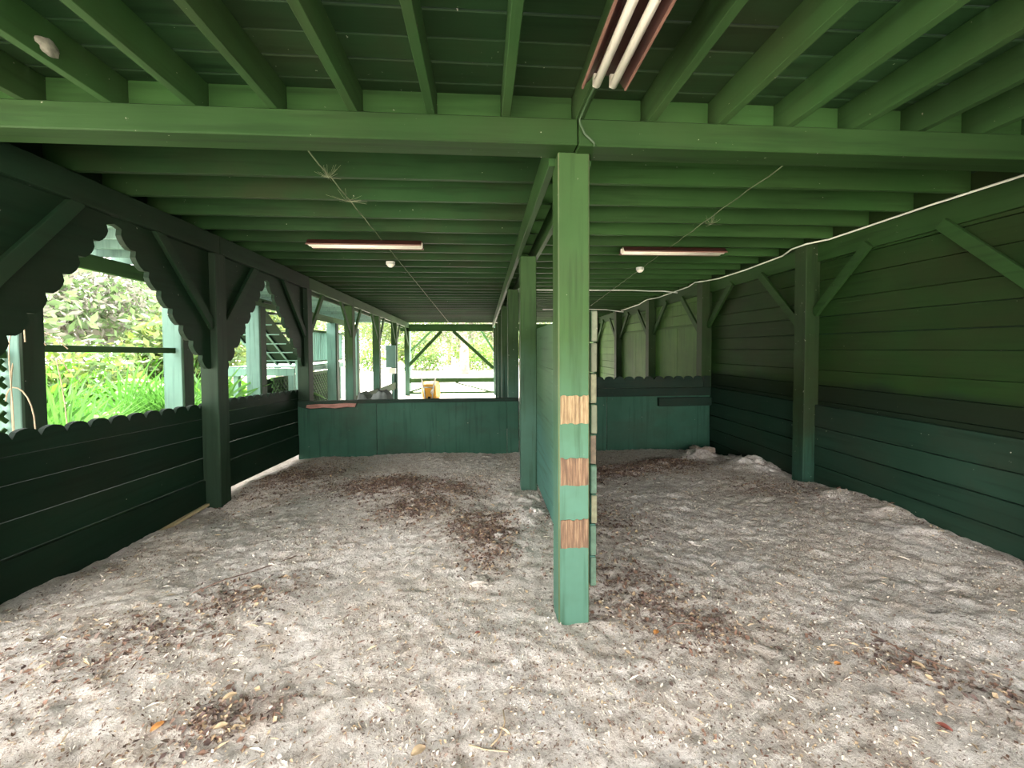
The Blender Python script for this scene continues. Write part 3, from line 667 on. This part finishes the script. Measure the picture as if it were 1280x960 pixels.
# stairs rising towards the camera
st = empty('outside_stair', (-5.1, 8.3, 0), label='open-tread outdoor stair seen through the second arch, rising to the left', cat='stair')
sl = -.65; ya, za, yb_, zb_ = 10.35, 1.062, 7.35, 3.012      # line along the lower edge of the stringers
nv = Vector((0, .65, 1)).normalized()
for xx in (-4.68, -5.0, -5.32):
    a, c = Vector((xx, ya, za)) + nv * .12, Vector((xx, yb_, zb_)) + nv * .12
    bar('stringer', a, c, .04, .22, M['dark_y'], st)
    bar('stringer_edge', a - nv * .122, c - nv * .122, .045, .022, M['outer'], st)
for x0, x1, y1 in ((-5.30, -4.70, yb_), (-4.655, -4.38, 8.6)):
    z1 = za + sl * (y1 - ya); c0 = Vector(((x0 + x1) / 2, ya, za)) + nv * .05; c1 = Vector(((x0 + x1) / 2, y1, z1)) + nv * .05
    bar('soffit_board', c0, c1, x1 - x0, .02, M['dark_y'], st)
n = 10
for i in range(n):
    t = (i + .5) / n; y = ya + (yb_ - ya) * t; z = za + (zb_ - za) * t + .25
    xe = -4.36 if y > 8.6 else -4.64
    box('tread', (-5.36, y - .155, z), (xe, y + .135, z + .035), M['dark_x'], st)
    box('nosing', (-5.30, y - .17, z - .24), (xe, y - .157, z - .215), M['outer'], st)
ld = empty('stair_landing', (-5, 11, 1), label='raised landing with a pale baluster railing, left of the corner post', cat='landing')
box('deck', (-6.2, 10.42, .99), (-4.62, 14.0, 1.03), M['outer'], ld); box('rim_board', (-4.66, 10.42, .86), (-4.618, 14.0, .985), M['outer'], ld); box('rim_board', (-6.2, 10.37, .80), (-4.62, 10.415, .985), M['outer'], ld)
box('top_rail', (-4.70, 10.45, 1.92), (-4.60, 14.0, 1.98), M['green_y'], ld); box('bottom_rail', (-4.67, 10.45, 1.09), (-4.63, 14.0, 1.13), M['green_y'], ld)
y = 10.5
while y < 13.95: box('baluster', (-4.67, y, 1.13), (-4.635, y + .04, 1.92), M['outer'], ld, bev=0); y += .13
for yy in (10.45, 13.8): box('leg', (-4.8, yy, -.4), (-4.68, yy + .12, .98), M['outer'], ld); box('leg', (-6.1, yy, -.4), (-5.98, yy + .12, .98), M['outer'], ld)

# ------------------------------------------------------------------ things beyond the back wall
def tarp_pile():
    nx_, ny_ = 40, 14; V = []; Fc = []
    x0, x1, y0, y1 = -2.12, -1.36, 6.42, 7.0
    for j in range(ny_ + 1):
        for i in range(nx_ + 1):
            u = i / nx_; v = j / ny_; e_ = min(1, 4.5 * min(u, 1 - u)) ** .5 * min(1, 5 * min(v, 1 - v)) ** .5
            hump = .13 * abs(math.sin(u * math.pi * 2.1 + .4)) + .012 * math.sin(u * 60 + v * 6)
            V.append((x0 + (x1 - x0) * u + .02 * math.sin(v * 9), y0 + (y1 - y0) * v, -.22 + e_ * (.86 + hump)))
    for j in range(ny_):
        for i in range(nx_): a = j * (nx_ + 1) + i; Fc.append((a, a + 1, a + nx_ + 2, a + nx_ + 1))
    o = mesh_obj('tarp_pile', V, Fc, M['tarp'], smooth=True); tag(o, 'grey ribbed tarp heaped just behind the low back wall', 'tarp')
tarp_pile()
wb = empty('wheelbarrow', (-1.69, 13, -.2), label='yellow wheelbarrow stood on end with its pale handles up, beyond the back wall', cat='wheelbarrow')
def loft(sections, name, m, p):
    V = []; Fc = []; n = len(sections[0])
    for s in sections: V += s
    for i in range(len(sections) - 1): Fc += [(i * n + k, i * n + (k + 1) % n, i * n + n + (k + 1) % n, i * n + n + k) for k in range(n)]
    Fc.append(tuple(range((len(sections) - 1) * n, len(sections) * n)))
    mesh_obj(name, V, Fc, m, p, smooth=False)
def rr(cx, cz, w_, h_, y, n=5):
    out = []; r = min(w_, h_) * .22
    for qx, qz, a0_ in ((1, 1, 0), (-1, 1, 90), (-1, -1, 180), (1, -1, 270)):
        for k in range(n):
            a = math.radians(a0_ + 90 * k / (n - 1)); out.append((cx + qx * (w_ / 2 - r) + r * math.cos(a), y, cz + qz * (h_ / 2 - r) + r * math.sin(a)))
    return out
loft([rr(-1.67, .10, .60, .62, 13.30), rr(-1.67, .10, .58, .60, 13.29), rr(-1.69, .10, .42, .44, 13.02), rr(-1.69, .10, .38, .40, 13.0)], 'tub', M['yellow'], wb)
for s in (-1, 1):
    tube('handle', [(-1.70 + s * .10, 12.97, -.18), (-1.70 + s * .15, 12.95, .22), (-1.70 + s * .22, 12.93, .55), (-1.70 + s * .215, 12.9, .72)], .020, M['steel'], wb)
    tube('stand_leg', [(-1.70 + s * .14, 12.97, .22), (-1.70 + s * .10, 12.72, .10), (-1.70 + s * .12, 12.97, -.02)], .015, M['steel'], wb)
tube('crossbar', [(-1.86, 12.95, .23), (-1.54, 12.95, .23)], .018, M['steel'], wb)
tube('wheel', [(-1.73, 13.08, -.12), (-1.65, 13.08, -.12)], .10, M['rubber'], wb, n=16)

# ------------------------------------------------------------------ vegetation
def frond_mesh(name, L, W, n, droop, mat, fan=False):
    V = []; Fc = []
    if fan:
        for i in range(n):
            a = math.radians(-80 + 160 * i / (n - 1)); ll = L * (.8 + .2 * math.cos(a)); dx, dz = math.sin(a), math.cos(a)
            b0 = len(V); px, pz = dz * .02, -dx * .02
            V += [(dx * .05 * L, 0, .5 * L + dz * .05 * L), (dx * ll * .5 + px * 1, -.03, .5 * L + dz * ll * .5 + pz), (dx * ll, -.12 * L, .5 * L + dz * ll * .9), (dx * ll * .5 - px, -.03, .5 * L + dz * ll * .5 - pz)]
            Fc.append((b0, b0 + 1, b0 + 2, b0 + 3))
        v, f = tube_geo([(0, 0, 0), (0, 0, .5 * L)], .006, 3); Fc += [tuple(q + len(V) for q in t) for t in f]; V += v
    else:
        def P(t): return Vector((L * t * (1 - .25 * t), 0, L * (.75 * t - droop * t * t)))
        v, f = tube_geo([tuple(P(t)) for t in (0, .25, .5, .75, 1)], [.007, .006, .005, .004, .002], 3); V += v; Fc += f
        for i in range(n):
            t = .12 + .88 * i / n; p = P(t); d = (P(min(1, t + .02)) - P(t - .02)).normalized(); ww = W * math.sin(math.pi * min(1, t * .85 + .12))
            for s in (-1, 1):
                b0 = len(V); e = p + Vector((0, s, 0)) * ww + d * ww * .45 + Vector((0, 0, -ww * .25)); m_ = (p + e) / 2
                hw = d * (L / n * .42)
                V += [tuple(p), tuple(m_ - hw), tuple(e), tuple(m_ + hw)]; Fc.append((b0, b0 + 1, b0 + 2, b0 + 3))
    me = bpy.data.meshes.new(name); me.from_pydata(V, [], Fc); me.materials.append(mat); me.update(); return me
FR = [frond_mesh('fern_frond', 1.0, .20, 20, .65, M['fern']), frond_mesh('palm_frond', 1.0, 0, 15, 0, M['palm'], fan=True), frond_mesh('grass_blade', 1.0, .015, 6, .7, M['drygrass'])]
def plant(kind, x, y, s, nf, label, cat, group, name, part):
    e = empty(name, (x, y, gh(x, y) - .03), label=label, cat=cat, group=group)
    for i in range(nf):
        o = bpy.data.objects.new(part, FR[kind]); C.objects.link(o); o.parent = e
        a = 2.4 * i + random.uniform(-.3, .3); sc = s * random.uniform(.7, 1.15); o.scale = (sc, sc, sc)
        if kind == 1: o.rotation_euler = (random.uniform(-.7, .7), random.uniform(-.7, .7), a)
        elif kind == 2: o.rotation_euler = (random.uniform(-.3, .3), random.uniform(-.6, .3), a); o.scale = (sc, sc * 1.2, sc)
        else: o.rotation_euler = (random.uniform(-.2, .2), random.uniform(-.55, .25), a)
    return e
R2 = random.Random(11)
def rp(x0, x1, y0, y1): return R2.uniform(x0, x1), R2.uniform(y0, y1)
for i in range(44):
    x, y = rp(-8.6, -5.8, 3.6, 12.5)
    plant(0, x, y, R2.uniform(.9, 1.5), 13, 'bright green fern in the undergrowth beyond the left fences', 'fern', 'ferns beyond the left fences', 'fern_plant', 'frond')
for i in range(12):
    x, y = rp(-11, -7.5, 4.5, 14)
    plant(0, x, y, R2.uniform(1.6, 2.4), 12, 'large bright fern rising behind the undergrowth outside', 'fern', 'large ferns farther out', 'fern_plant', 'frond')
for i in range(9):
    x, y = rp(-8.5, -5.0, 4.0, 8)
    plant(1, x, y, R2.uniform(.8, 1.2), 8, 'green fan palmetto outside the left posts', 'palmetto', 'palmettos beyond the left fences', 'palmetto', 'fan_leaf')
for i in range(26):
    x, y = rp(-6.6, -4.8, 3.2, 6.2)
    plant(2, x, y, R2.uniform(.7, 1.1), 22, 'tuft of grey dry grass outside the left posts', 'grass tuft', 'dry grass tufts beyond the near fence', 'grass_tuft', 'blade')
# dry vines over the lattice
for i in range(12):
    y = R2.uniform(2.6, 4.2); x = XO + R2.uniform(-.05, .25); z = -.25; ps = []
    a = R2.uniform(-.25, .25); Hh = R2.uniform(1.2, 2.0)
    for t in np.linspace(0, 1, 16): ps.append((x + .12 * math.sin(t * 5 + i), y + a * t * 2 + .22 * t * t * math.sin(i * 1.7), z + Hh * math.sin(t * 2.0)))
    o = tube('dry_vine', ps, .0055, M['vine'], n=5); tag(o, 'dry tan vine arching over the lattice at the photograph left edge', 'vine', 'dry vines on the lattice')
def leaf_cloud(name, n, r, mat_list, size, parent, loc, shape='ball', seed=0):
    g = np.random.RandomState(seed)
    d = g.normal(size=(n, 3)); d /= np.linalg.norm(d, axis=1)[:, None]; rad = g.uniform(.35, 1, (n, 1)) ** .5
    cl = g.normal(size=(14, 3)); cl /= np.linalg.norm(cl, axis=1)[:, None]
    c = d * rad * np.array(r)
    ci = g.randint(0, 14, n); c = .55 * c + .45 * (cl[ci] * np.array(r) * .8 + g.normal(size=(n, 3)) * np.array(r) * .22)
    a = g.normal(size=(n, 3)); a /= np.linalg.norm(a, axis=1)[:, None]; b_ = np.cross(a, g.normal(size=(n, 3))); b_ /= np.linalg.norm(b_, axis=1)[:, None]
    s = size * g.uniform(.5, 1.3, (n, 1)); V = np.stack([c - a * s, c + b_ * s * .45, c + a * s, c - b_ * s * .45], 1).reshape(-1, 3)
    me = bpy.data.meshes.new(name); me.from_pydata(V.tolist(), [], [(4 * i, 4 * i + 1, 4 * i + 2, 4 * i + 3) for i in range(n)])
    for m in mat_list: me.materials.append(m)
    me.polygons.foreach_set('material_index', (ci % len(mat_list)).tolist()); me.update()
    o = bpy.data.objects.new(name, me); C.objects.link(o); o.parent = parent; o.location = loc; return o
def tree(x, y, h, r, kind, label, group, i):
    if i != 99: h *= .62; r *= .8
    z0 = gh(x, y) - .1; e = empty('tree', (x, y, z0), label=label, cat='tree', group=group)
    g = random.Random(i); ps = [(x, y, z0)]
    for t in (.25, .5, .75, 1): ps.append((x + g.uniform(-.25, .25) * h * .1, y + g.uniform(-.2, .2), z0 + h * t))
    rad = .035 * h
    tube('trunk', ps, [rad, rad * .85, rad * .7, rad * .5, rad * .25], M['bark'], e, n=8)
    for q in range(3):
        a = g.uniform(0, 6.28); zz = h * (.35 + .18 * q)
        tube('branch', [(x, y, z0 + zz), (x + .3 * r * math.cos(a), y + .3 * r * math.sin(a), z0 + zz + .15 * h), (x + .75 * r * math.cos(a), y + .75 * r * math.sin(a), z0 + zz + .2 * h)], [rad * .45, rad * .3, rad * .1], M['bark'], e, n=5)
    mats = [[M['leafpale'], M['leafyellow']], [M['leafpale'], M['moss']], [M['moss'], M['leafpale'], M['moss']]][kind]
    leaf_cloud('foliage', 4200, (r * 1.15, r * 1.15, h * .48), mats, .15 if kind < 2 else .17, e, (0, 0, h * .62), seed=i)
    return e
ti = 0
for (x, y, h, r, kd) in [(-13, 6, 7, 3.2, 2), (-12.5, 10.5, 7, 3.0, 2), (-14, 15, 8, 3.5, 1), (-11.5, 2.5, 6.5, 3, 2), (-15, 20, 8, 3.5, 0), (-10, 19, 7, 3, 0), (-17, 10, 9, 4, 1), (-12, 25, 8, 3.5, 0), (-17.5, 3, 9, 4, 1), (-9.5, 14.5, 5, 2.4, 0)]:
    tree(x, y, h, r, kd, 'tree hung with grey moss among the pale foliage beyond the left fences' if kd == 2 else ['pale yellow-green tree in the background beyond the left posts', 'greyish green tree in the background beyond the left posts', ''][kd], 'mossy trees on the left' if kd == 2 else 'pale trees on the left', ti); ti += 1
for (x, y, h, r, kd) in [(-7.5, 36, 9, 4, 0), (-3.2, 40, 10, 4.2, 0), (.8, 38, 10, 4, 0), (5, 40, 10, 4.5, 1), (-11, 42, 10, 4.5, 0), (9, 44, 10, 5, 0), (-5.5, 46, 11, 5, 1), (2.8, 47, 11, 5, 0), (-1, 33, 4, 2.3, 0), (-5.2, 32, 4.5, 2.3, 0), (3.2, 34, 4.5, 2.5, 0), (-15, 38, 10, 5, 0)]:
    tree(x, y, h, r, kd, 'pale yellow-green tree framed in the far opening', 'trees beyond the far opening', ti); ti += 1
t = tree(-1.15, 26.5, 9, 2.6, 2, 'mossy tree with a straight grey trunk framed right of centre in the far opening', None, 99)
# low green shrubs to close the view near the ground
for i, (x, y) in enumerate([(-10, 7), (-9.5, 10), (-10.5, 4), (-10, 13.5), (-12, 17), (-8, 30), (-4, 30.5), (0, 30), (4, 31), (-12, 30), (8, 32), (-13, 1)]):
    e = empty('shrub', (x, y, gh(x, y) - .05), label='rounded light green shrub below the background trees', cat='shrub', group='background shrubs')
    s = R2.uniform(1.1, 1.5); leaf_cloud('foliage', 2000, (s * 1.5, s * 1.5, s), [M['leafpale'], M['leafyellow'], M['fern']], .11, e, (0, 0, s * .8), seed=50 + i)
    v, f = tube_geo([(0, 0, 0), (.1, 0, s * .5), (.15, .05, s)], [.05, .04, .02], 6); me2 = bpy.data.meshes.new('stem'); me2.from_pydata(v, [], f); me2.materials.append(M['bark']); o = bpy.data.objects.new('stem', me2); C.objects.link(o); o.parent = e

# ------------------------------------------------------------------ litter on the sand
def litter(name, n, size, mats, label, density, seed, asp=.4):
    g = np.random.RandomState(seed); P = []
    while len(P) < n:
        X = g.uniform(-2.6, 3.5, 6000); Yy = .95 + 5.1 * g.uniform(0, 1, 6000) ** 1.25
        d = density(X, Yy); keep = g.uniform(0, 1, 6000) < d
        P += list(zip(X[keep], Yy[keep]))
    P = np.array(P[:n]); Z = ground_h(P[:, 0], P[:, 1])
    for cx, cy, r, a in DENTS:
        q = ((P[:, 0] - cx) ** 2 + (P[:, 1] - cy) ** 2) / (r * r); Z -= a * (1.25 - q) * np.exp(-q)
    c = np.stack([P[:, 0], P[:, 1], Z + .005], 1)
    th = g.uniform(0, 6.28, n); s = size * g.uniform(.35, 1.4, n) ** 1.3; t1 = g.normal(0, .35, n); t2 = g.normal(0, .45, n)
    a = np.stack([np.cos(th), np.sin(th), t1], 1) * s[:, None]; b_ = np.stack([-np.sin(th), np.cos(th), t2], 1) * (s * asp * g.uniform(.5, 1.4, n))[:, None]
    up = np.zeros((n, 3)); up[:, 2] = s * .25
    V = np.stack([c - a, c + b_ + up, c + a, c - b_ + up * .2], 1).reshape(-1, 3)
    o_me = bpy.data.meshes.new(name); o_me.from_pydata(V.tolist(), [], [(4 * i, 4 * i + 1, 4 * i + 2, 4 * i + 3) for i in range(n)])
    for m in mats: o_me.materials.append(M[m])
    o_me.polygons.foreach_set('material_index', g.randint(0, len(mats), n).tolist()); o_me.update()
    o = bpy.data.objects.new(name, o_me); C.objects.link(o); tag(o, label, 'litter', kind='stuff')
litter('leaf_litter', 36000, .0115, ['chip_dark', 'leaf_brown', 'chip_mid', 'leaf_brown', 'chip_mid', 'chip_dark', 'leaf_tan'], 'heaps of dark dead leaves and wood chips lying in patches on the sand', lambda X, Y: clust(X, Y) ** 1.7 * (vn(X * 9, Y * 9) + .62), 1, .5)
litter('bark_crumbs', 90000, .0062, ['leaf_brown', 'chip_mid', 'chip_pale', 'chip_mid', 'leaf_tan', 'chip_pale'], 'fine bark crumbs scattered all over the sand', lambda X, Y: .35 + .6 * (vn(X * 2.3, Y * 2.3) > 0) + clust(X, Y) * .3, 2, .45)
litter('straw_bits', 3500, .020, ['straw', 'leaf_brown', 'chip_pale', 'straw'], 'short bits of straw and twig scattered over the sand', lambda X, Y: .3 + .7 * (vn(X * 1.7 + 4, Y * 1.7) > .05), 3, .07)
def leaf(x, y, s, m, rot, label):
    z = gh(x, y) + .012; V = []; Fc = []; n = 9
    for i in range(n):
        t = i / (n - 1); w_ = s * .34 * math.sin(math.pi * (t * .92 + .04)) ** .8
        for j in (-1, -.5, 0, .5, 1):
            V.append(((t - .5) * s, j * w_, .10 * s * abs(j) + .10 * s * math.sin(t * 3.1) + .01 * s * math.sin(i * 2 + j * 3)))
    for i in range(n - 1):
        for j in range(4): a = i * 5 + j; Fc.append((a, a + 1, a + 6, a + 5))
    V = [(x + p[0] * math.cos(rot) - p[1] * math.sin(rot), y + p[0] * math.sin(rot) + p[1] * math.cos(rot), z + p[2]) for p in V]
    o = mesh_obj('dead_leaf', V, Fc, M[m], smooth=True)
    v, f = tube_geo([(x - .5 * s * math.cos(rot), y - .5 * s * math.sin(rot), z + .004), (x + .45 * s * math.cos(rot), y + .45 * s * math.sin(rot), z + .02 * s)], .0012, 4)
    mesh_obj('midrib', v, f, M['straw'], o)
    tag(o, label, 'leaf')
for a in [(-1.249, 1.61, .048, 'leaf_orange', 1.2, 'orange-brown dead leaf lying alone at the lower left'), (-1.004, 1.585, .045, 'leaf_tan', .3, 'yellowish dead leaf on the sand right of the orange-brown leaf'),
          (-1.05, 1.72, .05, 'leaf_tan', .6, 'crumpled tan leaf on the litter patch at the lower left'), (-.239, 1.44, .055, 'leaf_tan', .5, 'curled tan leaf near the bottom edge left of the long twig'),
          (.848, 1.924, .04, 'leaf_orange', .8, 'small orange leaf on the sand right of the banded post'), (1.584, 1.684, .035, 'leaf_orange', .2, 'small orange-red leaf on open sand at the lower right'),
          (1.719, 1.37, .045, 'leaf_red', -.9, 'dark maroon leaf lying near the lower right corner'), (-.035, 1.994, .03, 'leaf_red', .4, 'small red leaf left of the foot of the banded post'),
          (-1.36, 2.50, .06, 'leaf_tan', .2, 'pale leaf on the brown patch left of centre'), (1.95, 1.66, .045, 'leaf_tan', 2.1, 'pale leaf on the litter patch at the right')]: leaf(*a)
for ps, lb in (([(.02, 1.44), (.05, 1.47), (.075, 1.52), (.072, 1.58)], 'thin upright-lying twig at the bottom centre edge'), ([(-.06, 1.45), (.0, 1.425), (.08, 1.405)], 'thin pale twig crossing the other at the bottom centre'),
               ([(-1.30, 2.9), (-1.5, 2.75), (-1.62, 2.62), (-1.72, 2.5)], 'dark thin root curving on the sand left of centre'), ([(.92, 1.96), (.98, 1.99), (1.06, 1.97)], 'short dark twig right of the banded post'), ([(2.1, 1.62), (1.98, 1.74), (1.92, 1.86)], 'brown twig beside the litter patch at the right')):
    o = tube('twig', [(x, y, gh(x, y) + .008) for x, y in ps], .0028, M['straw'] if 'pale' in lb or 'upright' in lb else M['leaf_brown'], n=5); tag(o, lb, 'twig')
for i, (x, y, r, lb) in enumerate([(-.02, 2.46, .045, 'sandy clod on the sand left of the foot of the banded post'), (.44, 3.35, .05, 'sandy clod between the banded post and the post behind it'), (.47, 3.75, .06, 'larger clod at the foot of the partition'),
                       (.12, 2.98, .035, 'small brown clod in the litter patch left of the partition'), (3.2, 5.75, .15, 'big reddish-brown dirt clod in the back right corner'), (3.38, 5.2, .10, 'brown clod against the right wall before the corner'), (1.55, 2.9, .04, 'flat pale clod on the sand in the right stall')]):
    o = blob('dirt_clod', (x, y, gh(x, y) - r * .05), r, M['clod' if i == 4 else 'sand'], i, (1.15, 1, .5), rough=.75, sub=4); tag(o, lb, 'clod')
